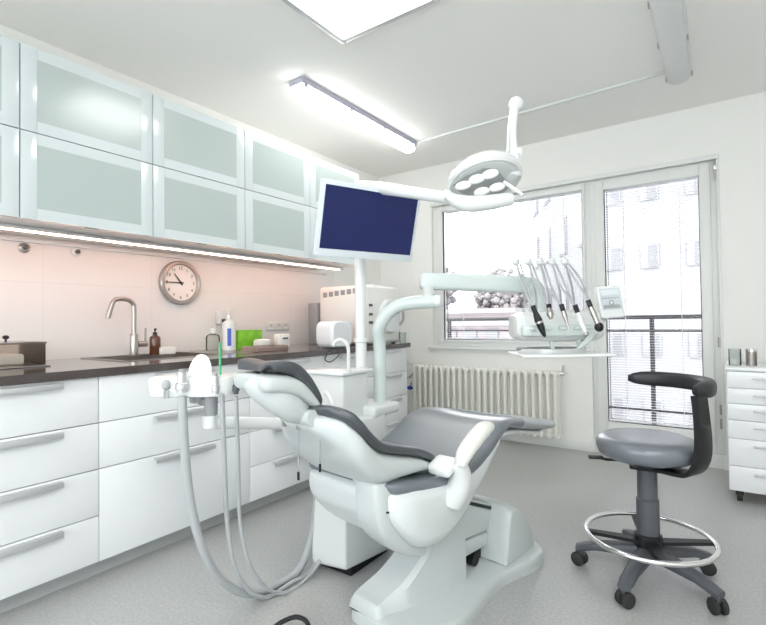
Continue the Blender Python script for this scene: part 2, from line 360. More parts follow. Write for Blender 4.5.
# added panel behind the camera, an assumed lamp that brightens the room
t=thing('ceiling_panel_light',(.6,-.2,ZC),'square fill light panel added to the ceiling behind the camera','ceiling light')
f=B(); x0,x1,y0,y1=.0,1.2,-.9,.3
f.bb((x0,y0,ZC-.03),(x0+q,y1,ZC)); f.bb((x1-q,y0,ZC-.03),(x1,y1,ZC)); f.bb((x0+q,y0,ZC-.03),(x1-q,y0+q,ZC)); f.bb((x0+q,y1-q,ZC-.03),(x1-q,y1,ZC))
W('panel_frame',f,'alu',t); W('diffuser',B().bb((x0+q,y0+q,ZC-.02),(x1-q,y1-q,ZC-.008)),'panel',t)
b=B(); p,q_=V((-2.16,3.53,ZC-.008)),V((-.26,3.45,ZC-.008)); b.box((p+q_)/2,((q_-p).length,.024,.016),.002,Matrix.Rotation(math.atan2(q_.y-p.y,q_.x-p.x),3,'Z'))
solo('cable_duct',b,'plastic','thin white cable duct running across the ceiling between both tubular lights','cable duct',(-1.2,3.49,ZC))
# ------------------------------------------------------------ wall cabinets
UX=-2.457; UY=[.193,.788,1.381,1.985,2.576,3.17]; UZ=[1.546,1.931,2.312]
lab=['leftmost','second from left','third from left','fourth from left','fifth from left, behind the monitor']
for r_ in (0,1):
    for i in range(5):
        y0,y1=UY[i],UY[i+1]; z0,z1=UZ[r_],UZ[r_+1]
        t=thing('wall_cabinet',(UX-.2,(y0+y1)/2,z0),'frosted glass wall cabinet, '+('lower' if r_==0 else 'upper')+' row, '+lab[i],'cabinet',0,'frosted glass wall cabinets')
        W('body',B().bb((XL+.012,y0+.0005,z0+.0008),(UX-.022,y1-.0005,z1-.0008)),'carcass',t)
        g=.0022; a,b2,c,d=y0+g,y1-g,z0+(g if r_ else .0),z1-g; bw,bh=.062,.05
        f=B(); f.bb((UX-.02,a,c),(UX,a+bw,d),.0015); f.bb((UX-.02,b2-bw,c),(UX,b2,d),.0015); f.bb((UX-.02,a+bw,c),(UX,b2-bw,c+bh)); f.bb((UX-.02,a+bw,d-bh),(UX,b2-bw,d))
        dr=W('door',f,'frostrim',t)
        W('glass_panel',B().bb((UX-.018,a+bw,c+bh),(UX-.0006,b2-bw,d-bh)),'frost',dr)
        W('bumper',B().bb((UX-.022,(a+b2)/2-.03,c-.0018),(UX-.004,(a+b2)/2+.03,c+.001)),'gap',dr)
t=thing('led_light_strip',(-2.66,1.7,1.53),'warm white LED light strip in aluminium profile under the wall cabinets','light strip')
W('profile',B().bb((-2.70,.1,1.528),(-2.63,3.16,1.545),.002),'alu',t)
W('diffuser',B().bb((-2.672,.12,1.522),(-2.655,3.14,1.529),.002),'led',t)
b=B(); b.bb((XL+.01,.1,1.515),(XL+.03,3.3,1.535),.003); solo('tile_edge_strip',b,'carcass','thin pale edge strip on the tiles below the wall cabinets','trim strip',(XL+.02,1.7,1.515))
# ------------------------------------------------------------ base cabinets
BX=-2.17; ZTOP=.861; 
def handle(t,par,y,z,hl):
    b=B(); b.bb((BX,y-hl,z-.012),(BX+.028,y+hl,z-.008),.001); b.bb((BX+.025,y-hl,z-.030),(BX+.029,y+hl,z-.008),.001)
    W('handle',b,'alu',par)
units=[('far left, with four even drawers',-.222,.378,[.861,.665,.47,.275,.08],.157),
('under the steel tray, with four even drawers',.378,.978,[.861,.665,.47,.275,.08],.157),
('under the sink, with one deep bottom drawer',.978,1.775,[.861,.665,.47,.08],.157),
('behind the headrest, with four even drawers',1.775,2.40,[.861,.665,.47,.275,.08],.15),
('hidden behind the white dental unit',2.40,2.98,[.861,.665,.47,.275,.08],.15),
('at the window end of the worktop, with drawers',2.98,3.42,[.861,.665,.47,.275,.08],.10)]
for l,y0,y1,zz,hl in units[1:]:
    t=thing('base_cabinet',(BX-.3,(y0+y1)/2,0),'white glossy drawer cabinet '+l,'cabinet',0,'white drawer cabinets along the worktop')
    W('body',B().bb((XL+.012,y0+.001,.08),(BX-.02,y1-.001,.752)),'carcass',t)
    W('plinth',B().bb((BX-.09,y0,0),(BX-.07,y1,.079)),'plinth',t)
    yc=(y0+y1)/2
    for i in range(len(zz)-1):
        b=B().bb((BX-.019,y0+.0015,zz[i+1]+.002),(BX,y1-.0015,zz[i]-.002),.0012)
        dr=W('drawer_front',b,'lacquer',t); handle(t,dr,yc,zz[i]-.002,hl)
sy0,sy1,sx0,sx1=1.22,1.765,-2.86,-2.42
b=B()
for a,c in (((XL+.009,.2),(sx0,3.45)),((sx1,.2),(BX+.02,3.45)),((sx0,.2),(sx1,sy0)),((sx0,sy1),(sx1,3.45))):
    b.bb((a[0],a[1],.862),(c[0],c[1],.897))
bmesh.ops.remove_doubles(b.bm,verts=b.bm.verts,dist=1e-5)
solo('worktop',b,'worktop','long dark stone-look worktop running over the white drawer cabinets','worktop',(-2.55,1.8,.862))
t=thing('kitchen_sink',(-2.64,1.5,.897),'rectangular stainless steel sink set into the dark worktop','sink')
b=B()
b.bb((sx0-.015,sy0-.02,.8972),(sx0+.004,sy1+.012,.901)); b.bb((sx1-.004,sy0-.02,.8972),(sx1+.015,sy1+.012,.901)); b.bb((sx0,sy0-.02,.8972),(sx1,sy0+.003,.901)); b.bb((sx0,sy1-.003,.8972),(sx1,sy1+.012,.901)); b.bb((sx0-.015,sy1+.012,.8972),(sx1+.015,sy1+.36,.9005))
W('rim',b,'steel',t)
b=B(); e=.003; b.bb((sx0+.004,sy0+.003,.76),(sx1-.004,sy1-.003,.763)); b.bb((sx0+.0005,sy0+.0005,.762),(sx0+.0035,sy1-.0005,.8965)); b.bb((sx1-.0035,sy0+.0005,.762),(sx1-.0005,sy1-.0005,.8965)); b.bb((sx0+.0035,sy0+.0005,.762),(sx1-.0035,sy0+.0035,.8965)); b.bb((sx0+.0035,sy1-.0035,.762),(sx1-.0035,sy1-.0005,.8965)); W('basin',b,'steel',t)
W('drain',B().lathe([(.04,0),(.04,.004),(.03,.005),(0,.005)],(-2.64,1.5,.763)),'chrome',t)
# tap
fx=-2.80; p=on(134,360,0,fx); fy=p.y
t=thing('mixer_tap',(fx,fy,.897),'brushed steel mixer tap with tall angular spout at the sink','tap')
W('tap_body',B().lathe([(.027,0),(.027,.006),(.023,.008),(.023,.12),(.02,.125)],(fx,fy,.901)),'steel',t)
pt=[on(x,y,0,fx) for x,y in ((134,350),(134,310),(133,304),(128,300),(119,299),(114,301),(111,307),(108,318))]
W('spout',B().tube([V((fx,fy,1.0))]+[V((fx,q.y,q.z)) for q in pt[1:]],.013,14,4),'steel',t)
b=B(); b.cyl((fx,fy+.02,.965),(fx,fy+.075,.965),.017); b.tube([(fx,fy+.068,.97),(fx,fy+.07,1.06)],.006,8,0); W('lever',b,'steel',t)
# sterilising tray on the counter at the far left
t=thing('instrument_box',(-2.66,.78,.897),'smoky glass-sided instrument box with steel base on the worktop far left','box')
b=B(); b.bb((-2.84,.40,.8975),(-2.48,.915,.905),.003); W('base',b,'steel',t)
b=B(); X0,X1,Y0,Y1=-2.82,-2.50,.42,.90
for a,c in (((X0,Y0),(X0+.003,Y1)),((X1-.003,Y0),(X1,Y1)),((X0+.003,Y0),(X1-.003,Y0+.003)),((X0+.003,Y1-.003),(X1-.003,Y1))): b.bb((*a,.905),(*c,1.0))
W('glass_wall',b,'smoked',t)
b=B(); b.bb((X0-.004,Y0-.004,1.0),(X1+.004,Y1+.004,1.008),.002); W('lid',b,'smoked',t)
W('knob',B().lathe([(.004,0),(.004,.012),(.012,.016),(.013,.024),(.008,.03),(0,.031)],(-2.66,.80,1.008)),'black',t)
W('insert',B().bb((-2.76,.5,.906),(-2.56,.84,.955),.01),'carcass',t)
# wall fittings
for i,(x,y,l,mt) in enumerate(((24,248,'small round dark metal fitting on the tiles at the far left','steel'),(76,252,'small white and metal fitting on the tiles left of the tap','plastic'))):
    p=on(x,y,0,XL+.01); t=thing('wall_fitting',p,l,'wall fitting')
    W('plate',B().lathe([(.026,0),(.026,.006),(.018,.01),(0,.011)],p,(1,0,0),20),mt,t)
    W('knob',B().lathe([(.010,.01),(.012,.028),(.004,.034),(0,.034)],p,(1,0,0),16),'dkgrey',t)
# clock
cp=on(179,283,0,XL+.009); cr=.146
t=thing('wall_clock',cp,'round wall clock with grey rim and black numerals showing quarter to eleven','clock')
W('rim',B().lathe([(cr-.006,0),(cr,.004),(cr,.03),(cr-.006,.038),(cr-.02,.04),(cr-.026,.034),(cr-.028,.012)],cp,(1,0,0),48),'clockrim',t)
W('dial',B().lathe([(cr-.025,.012),(cr-.025,.018),(0,.018)],cp,(1,0,0),48),'clockface',t)
nb=bmesh.new(); SZ=.030
for h in range(1,13):
    a=h*PI/6; base=Matrix(((0,0,1),(1,0,0),(0,1,0))).to_4x4()
    mm=Matrix.Translation(cp+V((.0185,math.sin(a)*cr*.66,math.cos(a)*cr*.66)))@base
    me=text_bm(str(h),SZ,mm); nb.from_mesh(me)
W('numerals',nb,'ink',t)
def hand(ang,L,w_,z,nmn):
    a=V((0,math.sin(ang),math.cos(ang))); s_=V((0,math.cos(ang),-math.sin(ang))); c=cp+V((z,0,0)); b=B()
    b.poly([c-a*.02-s_*w_,c-a*.02+s_*w_,c+a*L+s_*w_*.5,c+a*L-s_*w_*.5],(.002,0,0)); W(nmn,b,'ink',t)
hand(R(322.5),.075,.005,.021,'hour_hand'); hand(R(270),.118,.004,.024,'minute_hand')
W('hub',B().lathe([(.008,.02),(.008,.028),(0,.029)],cp,(1,0,0),16),'ink',t)
# sockets
sp=on(277,326,0,XL+.009); t=thing('wall_socket',sp,'white triple wall socket on the tiles beside the steriliser','socket')
W('plate',B().bb((sp.x,sp.y-.13,sp.z-.036),(sp.x+.012,sp.y+.13,sp.z+.036),.004),'plastic',t)
for k in (-1,0,1):
    q=W('socket_face',B().lathe([(.03,.010),(.03,.014),(.024,.015),(.022,.0125),(0,.0125)],sp+V((0,k*.082,0)),(1,0,0),24),'plastic',t)
    W('pin_hole',B().lathe([(.006,.012),(.006,.0145),(0,.0145)],sp+V((0,k*.082+.004,.004)),(1,0,0),8),'dkgrey',q)
# bottles and small things
def onc(x,y,z=.897): return on(x,y,2,z)
def at_counter(px,X):  # point on the worktop at depth plane X under column px
    p=on(px,345,0,X); return V((X,p.y,.8975))
def bottle(name,px,X,r,h,mt,lab_,cat_,cap='black',pump=True,label_m=None):
    p=at_counter(px,X); t=thing(name,p,lab_,cat_)
    W('body',B().lathe([(r*.9,0),(r,.006),(r,h*.62),(r*.85,h*.7),(r*.4,h*.76),(r*.36,h*.80)],p,seg=24),mt,t)
    if pump:
        b=B(); b.lathe([(r*.42,h*.79),(r*.42,h*.86),(r*.15,h*.87),(r*.15,h*.97)],p,seg=14); b.tube([p+V((0,0,h*.96)),p+V((.0,0,h)),p+V((r*.9,-r*.3,h*.98))],.005,8,3); W('pump',b,cap,t)
    else: W('cap',B().lathe([(r*.42,h*.79),(r*.42,h),(0,h)],p,seg=16),cap,t)
    if label_m:
        ang=[(-.28+.56*k/10) for k in range(11)]
        b=B(); b.loft([[p+V((math.cos(a-.6)*(r+.001),math.sin(a-.6)*(r+.001),zq)) for a in ang] for zq in (h*.12,h*.55)],cap=False,closed=False); W('label',b,label_m,t)
    return t
bottle('soap_bottle',155,-2.80,.032,.155,'amber','small brown glass pump bottle standing beside the tap','bottle')
p=at_counter(166,-2.78); solo('sponge',B().box(p+V((0,0,.022)),(.06,.10,.045),.008),'card','pale sponge lying beside the brown pump bottle','sponge',p)
bottle('glass_bottle',213,-2.78,.045,.15,'clear2','clear glass bottle standing left of the white spray bottle','bottle','plastic',False)
bottle('spray_bottle',229,-2.72,.045,.27,'plastic','white pump bottle with a blue label standing beside the green box','bottle','plastic',True,'bluelabel')
p=on(219,318,0,XL+.012); t=thing('wall_dispenser',p,'small white dispenser with dark button on the tiles above the bottles','dispenser')
W('body',B().bb(p+V((0,-.03,-.045)),p+V((.05,.03,.05)),.008),'plastic',t); W('button',B().bb(p+V((.05,-.016,-.03)),p+V((.055,.016,-.008)),.002),'dkgrey',t)
p=at_counter(246,-2.76); b=B().box(p+V((0,0,.065)),(.10,.21,.13),.003); t=thing('green_box',p,'bright green printed box standing behind the headrest','box'); W('carton',b,'green',t)
W('lid',B().box(p+V((0,0,.128)),(.104,.214,.012),.002),'green',t)
p=at_counter(262,-2.62); solo('tissue_pack',B().box(p+V((.0,.0,.035)),(.09,.09,.07),.015),'card','small white paper pack standing right of the green box','pack',p)
p=at_counter(265,-2.45); t=thing('brown_tray',p,'low brown tray lying on the worktop behind the headrest','tray')
W('tray_base',B().box(p+V((0,0,.006)),(.16,.26,.012),.004),'tan',t)
b=B()
for dx in (-.077,.077): b.box(p+V((dx,0,.022)),(.006,.26,.022),.002)
for dy in (-.127,.127): b.box(p+V((0,dy,.022)),(.148,.006,.022),.002)
W('tray_rim',b,'tan',t)
p=at_counter(282,-2.60); t=thing('white_cup_holder',p,'small white holder with dark slot standing below the wall socket','holder')
W('body',B().box(p+V((0,0,.05)),(.07,.10,.10),.01),'card',t); W('slot',B().box(p+V((.036,0,.07)),(.004,.05,.012),.001),'dkgrey',t)
# grey box, steriliser, rounded machine, second steriliser
solo('grey_case',B().bb((-2.83,2.93,.8975),(-2.725,3.12,1.24),.006),'midgrey','narrow grey case standing on the worktop left of the white autoclave','case',(-2.78,3.03,.897))
t=thing('ultrasonic_cleaner',(-2.26,2.61,.897),'rounded white tabletop machine at the worktop edge, beside the pole','machine')
b=B(); rings=[]
for x,sc in ((-2.345,.9),(-2.33,1),(-2.22,1),(-2.195,.95),(-2.185,.86)):
    cy,hw=2.61,.115*sc
    rings.append([V((x,cy+hw*math.copysign(abs(math.cos(a))**.5,math.cos(a)),.8978+.096+.096*sc*math.copysign(abs(math.sin(a))**.5,math.sin(a)))) for a in [2*PI*k/32 for k in range(32)]])
b.loft(rings); W('body',b,'lacquer',t)
pts=[on(x,y,0,-2.14) for x,y in ((341,348),(338,356),(330,362),(325,359),(329,353),(336,349))]
solo('power_cable',B().tube(pts,.004,8,5),'cable','dark looped cable hanging over the worktop edge below the rounded machine','cable',pts[2])
t=thing('autoclave',(-2.46,3.17,.897),'large white autoclave with vent slots and dark buttons at the window end of the worktop','autoclave')
AX0,AX1,AY0,AY1,AZ=-2.70,-2.22,2.92,3.42,1.365
b=B(); b.bb((AX0,AY0,.905),(AX1,AY1,AZ),.028,3); W('body',b,'card',t)
for k in range(6):
    x=AX0+.05+k*.062; W('vent',B().bb((x,AY0-.002,AZ-.085+.004*k),(x+.044,AY0+.004,AZ-.045+.004*k),.002),'midgrey',t)
for y_ in (305,314,322):
    q=on(373,y_,0,AX1); W('button',B().bb((AX1-.002,AY0+.045,q.z-.012),(AX1+.008,AY0+.085,q.z+.008),.002),'dkgrey',t)
b=B(); cy=AY0+.31; b.lathe([(.14,0),(.14,.02),(.125,.035),(.05,.04),(0,.041)],(AX1-.001,cy,1.12),(1,0,0),36); W('door',b,'plastic',t)
b=B(); b.tube([(AX1+.03,cy+.11,1.20),(AX1+.055,cy+.13,1.16),(AX1+.055,cy+.13,1.09),(AX1+.03,cy+.11,1.05)],.011,8,4); W('handle',b,'midgrey',t)
W('top_plate',B().bb((AX0+.18,cy-.16,AZ-.002),(AX1-.03,cy+.14,AZ+.012),.004),'plastic',t); W('display',B().bb((AX1-.12,cy-.05,AZ+.010),(AX1-.06,cy+.09,AZ+.016),.002),'dkgrey',t)
for x,y in ((AX0+.05,AY0+.05),(AX1-.05,AY0+.05),(AX0+.05,AY1-.05),(AX1-.05,AY1-.05)): W('foot',B().cyl((x,y,.8975),(x,y,.906),.018),'rubber',t)
pp=at_counter(404,-2.30); solo('glass_beaker',B().lathe([(.02,0),(.025,.002),(.027,.09),(.025,.09),(.023,.004)],(-2.19,3.39,.8975)),'clear2','small clear glass beaker at the window end of the worktop','beaker',(-2.19,3.39,.8975))
# pipes and tap beside the radiator
t=thing('wall_pipework',(-2.55,4.12,.55),'chrome pipework and small valves on the wall left of the radiator','pipework')
b=B(); c=[on(x,y,1,4.1) for x,y in ((404,360),(410,364),(416,367),(421,366))]; b.tube(c,.012,8,4); b.cyl(on(406,356,1,4.1),on(406,372,1,4.1),.01); W('pipe',b,'chrome',t)
b=B(); c=[on(x,y,1,4.08) for x,y in ((405,378),(410,376),(414,372))]; b.tube(c,.010,8,4); b.ball(c[1],.018); W('valve',b,'chrome',t)
c=on(411,388,1,4.08); t=thing('blue_tap',c,'small tap with a bright blue handle on the wall left of the radiator','tap')
b=B(); b.cyl(c+V((-.06,.0,.0)),c+V((.03,0,.0)),.012); b.cyl(c+V((0,.1,0)),c,.012); W('spout',b,'chrome',t); b=B(); b.ball(c+V((0,-.02,.005)),.026,(1.2,.7,.8)); b.cyl(c+V((0,-.02,.0)),c+V((.02,-.02,.06)),.005); W('handle',b,'blue',t)
# ------------------------------------------------------------ radiator
t=thing('radiator',(-1.79,4.08,.0),'cream cast column radiator mounted on the wall under the window','radiator')
first=None; N=23; xa,xb=-2.475,-1.125
def radcol():
    b=B()
    for y in (4.035,4.125):
        b.tube([(0,y,.13),(0,y,.20),(0,y,.38),(0,y,.55),(0,y,.615)],[.019,.015,.015,.015,.019],10,3)
    for z in (.12,.625): b.box((0,4.08,z),(.040,.118,.05),.018,None,3)
    b.cyl((-.031,4.08,.115),(.031,4.08,.115),.016,seg=10); b.cyl((-.031,4.08,.63),(.031,4.08,.63),.016,seg=10)
    return b
for i in range(N):
    x=xa+(xb-xa)*i/(N-1)
    if first is None:
        first=W('radiator_column',radcol(),'radiator',t); base=x; first.location.x=x+1.79-0; first.location=V((x,0,0))
        first.data.transform(Matrix.Translation(V((1.79,4.08-4.08,0)))) if False else None
    else:
        o=first.copy(); COL.objects.link(o); o.parent=t; o.location=V((x,0,0))
b=B(); b.cyl((xb+.03,4.08,.63),(xb+.06,4.08,.63),.02); b.cyl((xb+.055,4.08,.63),(xb+.055,4.08,.70),.014); b.cyl((xb+.055,4.08,.63),(xb+.055,4.17,.63),.01); W('valve',b,'chrome',t)
b=B(); b.bb((xa+.2,4.13,.5),(xa+.23,4.178,.56)); b.bb((xb-.2,4.13,.5),(xb-.17,4.178,.56)); b.bb((xa+.2,4.13,.18),(xa+.23,4.178,.24)); b.bb((xb-.2,4.13,.18),(xb-.17,4.178,.24)); W('bracket',b,'radiator',t)
# ------------------------------------------------------------ mobile drawer cabinet
MX,MY=.015,3.48
t=thing('drawer_trolley',(MX+.3,MY+.22,0),'white six-drawer trolley on black castors right of the glazed door','drawer cabinet')
W('body',B().bb((MX,MY+.02,.065),(MX+.62,MY+.45,.765),.002),'carcass',t)
W('top',B().bb((MX-.006,MY-.004,.765),(MX+.626,MY+.455,.785),.003),'lacquer',t)
zz=[.762,.660,.556,.452,.345,.215,.068]
zz=[.762,.665,.575,.478,.372,.213,.068]
for i in range(6):
    d=W('drawer_front',B().bb((MX+.002,MY,zz[i+1]+.0015),(MX+.618,MY+.018,zz[i]-.0015),.0015),'lacquer',t)
    z=zz[i]-.035; b=B(); b.bb((MX+.12,MY-.026,z-.006),(MX+.5,MY-.018,z+.006),.002); b.bb((MX+.15,MY-.018,z-.004),(MX+.158,MY,z+.004)); b.bb((MX+.462,MY-.018,z-.004),(MX+.47,MY,z+.004)); W('handle',b,'alu',d)
for x,y in ((MX+.05,MY+.05),(MX+.57,MY+.05),(MX+.04,MY+.4),(MX+.57,MY+.4)):
    b=B(); b.cyl((x-.014,y,.03),(x+.014,y,.03),.03,seg=20); b.bb((x-.02,y-.015,.035),(x+.02,y+.015,.065),.003); W('castor',b,'rubber',t)
p=V((MX+.045,MY+.16,.7855)); t=thing('glass_jar',p,'clear glass jar standing on the white trolley','jar')
W('body',B().lathe([(.03,0),(.032,.004),(.032,.10),(.029,.10),(.029,.006)],p),'clear2',t); W('cotton',B().lathe([(.026,.007),(.027,.03),(.02,.04),(0,.042)],p),'card',t)
p=V((MX+.125,MY+.17,.7855)); t=thing('steel_canister',p,'small cylindrical steel canister standing beside the glass jar','canister')
W('body',B().lathe([(.027,0),(.028,.004),(.028,.085)],p),'steel',t); W('lid',B().lathe([(.029,.085),(.029,.10),(.02,.104),(0,.105)],p),'chrome',t)
p=V((MX+.42,MY+.2,.7855)); t=thing('steel_tray',p,'shallow steel tray lying on the white trolley, cut off at the right','tray')
W('tray_base',B().box(p+V((0,0,.004)),(.40,.26,.006),.002),'steel',t)
b=B()
for dy in (-.13,.13): b.box(p+V((0,dy,.022)),(.40,.006,.04),.002)
for dx in (-.2,.2): b.box(p+V((dx,0,.022)),(.006,.26,.04),.002)
W('tray_rim',b,'steel',t)
# ------------------------------------------------------------ stool
SCX,SCY=-.268,2.27
t=thing('operator_stool',(SCX,SCY,0),'grey round-seat operator stool with black curved arm and chrome foot ring','stool')
c=V((SCX,SCY,0)); SZT=.585
W('seat',B().lathe([(.0,-.085),(.12,-.085),(.162,-.08),(.184,-.066),(.193,-.042),(.193,-.022),(.184,-.006),(.16,.004),(.09,.001),(0,-.002)],c+V((0,0,SZT)),seg=56),'vinyl2',t,1.2)
W('seat_plate',B().lathe([(.0,-.115),(.07,-.115),(.1,-.10),(.12,-.086),(0,-.086)],c+V((0,0,SZT))),'black',t)
b=B(); b.box(c+V((0,0,SZT-.115)),(.12,.09,.035),.008); p=c+V((-.06,0,SZT-.105)); b.tube([p,p+V((-.08,-.04,-.0)),p+V((-.115,-.055,.006))],.006,8,3); b.box(p+V((-.125,-.06,.008)),(.06,.03,.012),.004,Matrix.Rotation(R(20),3,'Z')); W('height_lever',b,'black',t)
W('column',B().lathe([(.030,.12),(.043,.125),(.043,.33),(.038,.335),(.038,.47),(.028,.475),(.028,.485)],c,seg=28),'dkgrey',t)
LR=.262
for k in range(5):
    a=R(187+72*k); d=V((math.cos(a),math.sin(a),0)); s_=V((-d.y,d.x,0)); rings=[]
    for r_,z,hw,hh in ((.02,.115,.032,.030),(.08,.112,.030,.026),(.2,.098,.026,.018),(LR-.015,.084,.026,.016),(LR+.02,.075,.022,.012)):
        rings.append([c+d*r_+s_*hw*math.copysign(abs(math.cos(q))**.6,math.cos(q))+V((0,0,z+hh*math.copysign(abs(math.sin(q))**.6,math.sin(q)))) for q in [2*PI*j/16 for j in range(16)]])
    W('leg',B().loft(rings),'dkgrey',t)
    ca=W('castor',B().tube([c+d*LR+V((0,0,.07)),c+d*LR+V((0,0,.045))],.016,12,0),'dkgrey',t)
    e=V((math.cos(a+1.1),math.sin(a+1.1),0)); b=B()
    for s2 in (-1,1): b.lathe([(.012,-.011),(.024,-.010),(.029,-.006),(.029,.006),(.024,.010),(.012,.011)],c+d*(LR+.006)+e*.016*s2+V((0,0,.0295)),e,24)
    W('wheel',b,'rubber',ca)
ring=[c+V((math.cos(2*PI*k/48)*.238,math.sin(2*PI*k/48)*.238,.178)) for k in range(49)]
W('foot_ring',B().tube(ring,.0105,12,0),'chrome',t)
b=B()
for a in (R(20),R(110)):
    d=V((math.cos(a),math.sin(a),0)); s_=V((-d.y,d.x,0))
    for q in (1,-1):
        b.poly([c+d*q*.03+s_*.024+V((0,0,.15)),c+d*q*.03-s_*.024+V((0,0,.15)),c+d*q*.232-s_*.014+V((0,0,.167)),c+d*q*.232+s_*.014+V((0,0,.167))],(0,0,.014))
b.lathe([(.046,.13),(.052,.135),(.052,.185),(.046,.19)],c); W('ring_bracket',b,'black',t)
# arm upright and wrap pad
vr=V((.985,-.08,0)).normalized()
a0=R(-26)
rd=V((math.cos(a0),math.sin(a0),0)); sd=V((-rd.y,rd.x,0)); rings=[]
for r_,z,w_,th in csp([(.03,.472,.05,.006),(.14,.474,.05,.006),(.185,.486,.05,.007),(.214,.53,.050,.008),(.224,.60,.046,.009),(.220,.70,.038,.010),(.212,.785,.034,.011)],5): rings.append((r_,z,w_,th))
out=[]
for i,(r_,z,w_,th) in enumerate(rings):
    a_=rings[max(i-1,0)];b_=rings[min(i+1,len(rings)-1)]; T=V((b_[0]-a_[0],b_[1]-a_[1])).normalized(); Nn=V((T.y,-T.x))
    out.append([c+rd*(r_+Nn.x*th*sy)+V((0,0,z+Nn.y*th*sy))+sd*w_*sx for sx,sy in ((-1,-1),(-.9,-1.3),(.9,-1.3),(1,-1),(1,1),(.9,1.3),(-.9,1.3),(-1,1))])
W('arm_bracket',B().loft(out),'black',t)
pads=[]
for i in range(25):
    u_=i/24; a=R(-36+150*u_); rr=.222; e=max(.45,(1-abs(2*u_-1)**9)**.5)
    hh=.033*e; tt=.026*e; q0=c+V((math.cos(a)*rr,math.sin(a)*rr,.805)); dd=V((math.cos(a),math.sin(a),0))
    pads.append([q0+dd*tt*math.copysign(abs(math.cos(x))**.7,math.cos(x))+V((0,0,hh*math.copysign(abs(math.sin(x))**.7,math.sin(x)))) for x in [2*PI*j/16 for j in range(16)]])
W('arm_pad',B().loft(pads),'vinyl',t,1.2).data.materials[0]=mat('black_vinyl',(.014,.016,.018),.45,coat=.05)
# ------------------------------------------------------------ dental chair   local: x = towards camera side, y = towards feet
CA=R(8); CO=V((-1.0,1.7,0))
ch=thing('dental_chair',CO,'white dental patient chair with dark grey vinyl padding, backrest reclined','dental chair',-CA)
def sec(tab,zfun=None,seg=28,e=.5,n0=0):
    "vertical cross sections: rows (s, ztop, zbot, halfwidth)"
    rings=[]
    for s_,zt,zb,hw in tab:
        cz,hh=(zt+zb)/2,(zt-zb)/2
        rings.append([V((n0+hw*math.copysign(abs(math.cos(a))**e,math.cos(a)),s_,cz+hh*math.copysign(abs(math.sin(a))**e,math.sin(a)))) for a in [2*PI*k/seg for k in range(seg)]])
    return B().loft(rings)
def pad(tab,seg=28,e=.55,n0=0,dish=0):
    "sections square to the pad's own line: rows (s, ztop, thickness, halfwidth)"
    rings=[]; n=len(tab)
    for i,(s_,z,th,hw) in enumerate(tab):
        a_=tab[max(i-1,0)];b_=tab[min(i+1,n-1)]; T=V((b_[0]-a_[0],b_[1]-a_[1]))
        if T.length<1e-6: T=V((1,0))
        T.normalize(); Nn=V((-T.y,T.x)); 
        if Nn.y<0: Nn=-Nn
        r=[]
        for k in range(seg):
            a=2*PI*k/seg; x=hw*math.copysign(abs(math.cos(a))**e,math.cos(a)); v=math.copysign(abs(math.sin(a))**e,math.sin(a))*th/2-th/2
            if v>-th/2: v-=dish*(1-(x/max(hw,1e-4))**2)
            r.append(V((n0+x,s_+Nn.x*v,z+Nn.y*v)))
        rings.append(r)
    return B().loft(rings)
# base plate
foot=[(.21,-.335),(.25,-.28),(.262,-.18),(.26,-.08),(.235,.10),(.225,.2),(.24,.3),(.268,.42),(.25,.53),(.17,.60),(0,.63),(-.17,.60),(-.25,.5),(-.25,.3),(-.20,.12),(-.13,-.1),(-.105,-.25),(-.09,-.325),(-.04,-.35),(.10,-.355)]
fp=[V((x,y,0)) for x,y in foot]; fp=cat(fp+[fp[0]],4)[:-1]; cen=V((.04,.08,0))
b=B(); b.loft([[p.lerp(cen,k)+V((0,0,z)) for p in fp] for k,z in ((.0,.0),(0,.028),(.012,.042),(.04,.05),(.10,.054))]); W0=link('base_plate',b,'shell',ch)
# ramp up to the pod
rings=[]
for s_,z,nl,nr in csp([(-.345,.06,-.085,.05),(-.33,.085,-.095,.065),(-.29,.10,-.095,.07),(-.22,.15,-.06,.10),(-.12,.24,-.03,.12),(-.02,.36,-.02,.14),(.08,.42,-.04,.14)],4):
    rings.append([V((nl,s_,.045)),V((nl+.004,s_,z-.02)),V((nl+.02,s_,z)),V((nr-.02,s_,z)),V((nr-.004,s_,z-.02)),V((nr,s_,.045))])
link('base_ramp',B().loft(rings),'shell',ch)
# lift arm & motor housing
P=[(-.05,.36),(.10,.345),(.36,.250),(.36,.215),(.0,.28)]
b=B(); b.poly([(-.12,s_,z) for s_,z in [(-.06,.40),(.12,.36),(.36,.255),(.33,.17),(-.06,.21)]],(.24,0,0)); b.bevel(.008); link('lift_arm',b,'shell',ch)
b=B(); b.poly([(-.115,s_,z) for s_,z in [(-.06,.205),(.31,.165),(.29,.115),(-.06,.13)]],(.235,0,0)); b.bevel(.006); link('lower_lift_arm',b,'shell',ch)
b=B(); b.poly([(.121,s_,z) for s_,z in [(.10,.355),(.345,.255),(.345,.240),(.10,.340)]],(.003,0,0)); link('lift_slot',b,'black',ch); b=B(); b.bb((-.1,.20,.06),(.1,.26,.115),.01); b.cyl((.0,.18,.085),(.12,.18,.085),.025); b.cyl((.0,.23,.085),(.0,.17,.085),.02); link('lift_mechanism',b,'black',ch)
hp=[(.26,.055),(.29,.22),(.31,.285),(.36,.285),(.44,.24),(.50,.15),(.53,.055)]
b=B(); b.loft([[V((n_,cen_[0]*k+.40*(1-k),cen_[1]*k2)) for cen_ in hp] for n_,k,k2 in ((-.16,1,1),(.17,1,1),(.215,.97,.93))]); b.bevel(.012,3); link('motor_housing',b,'shell',ch)
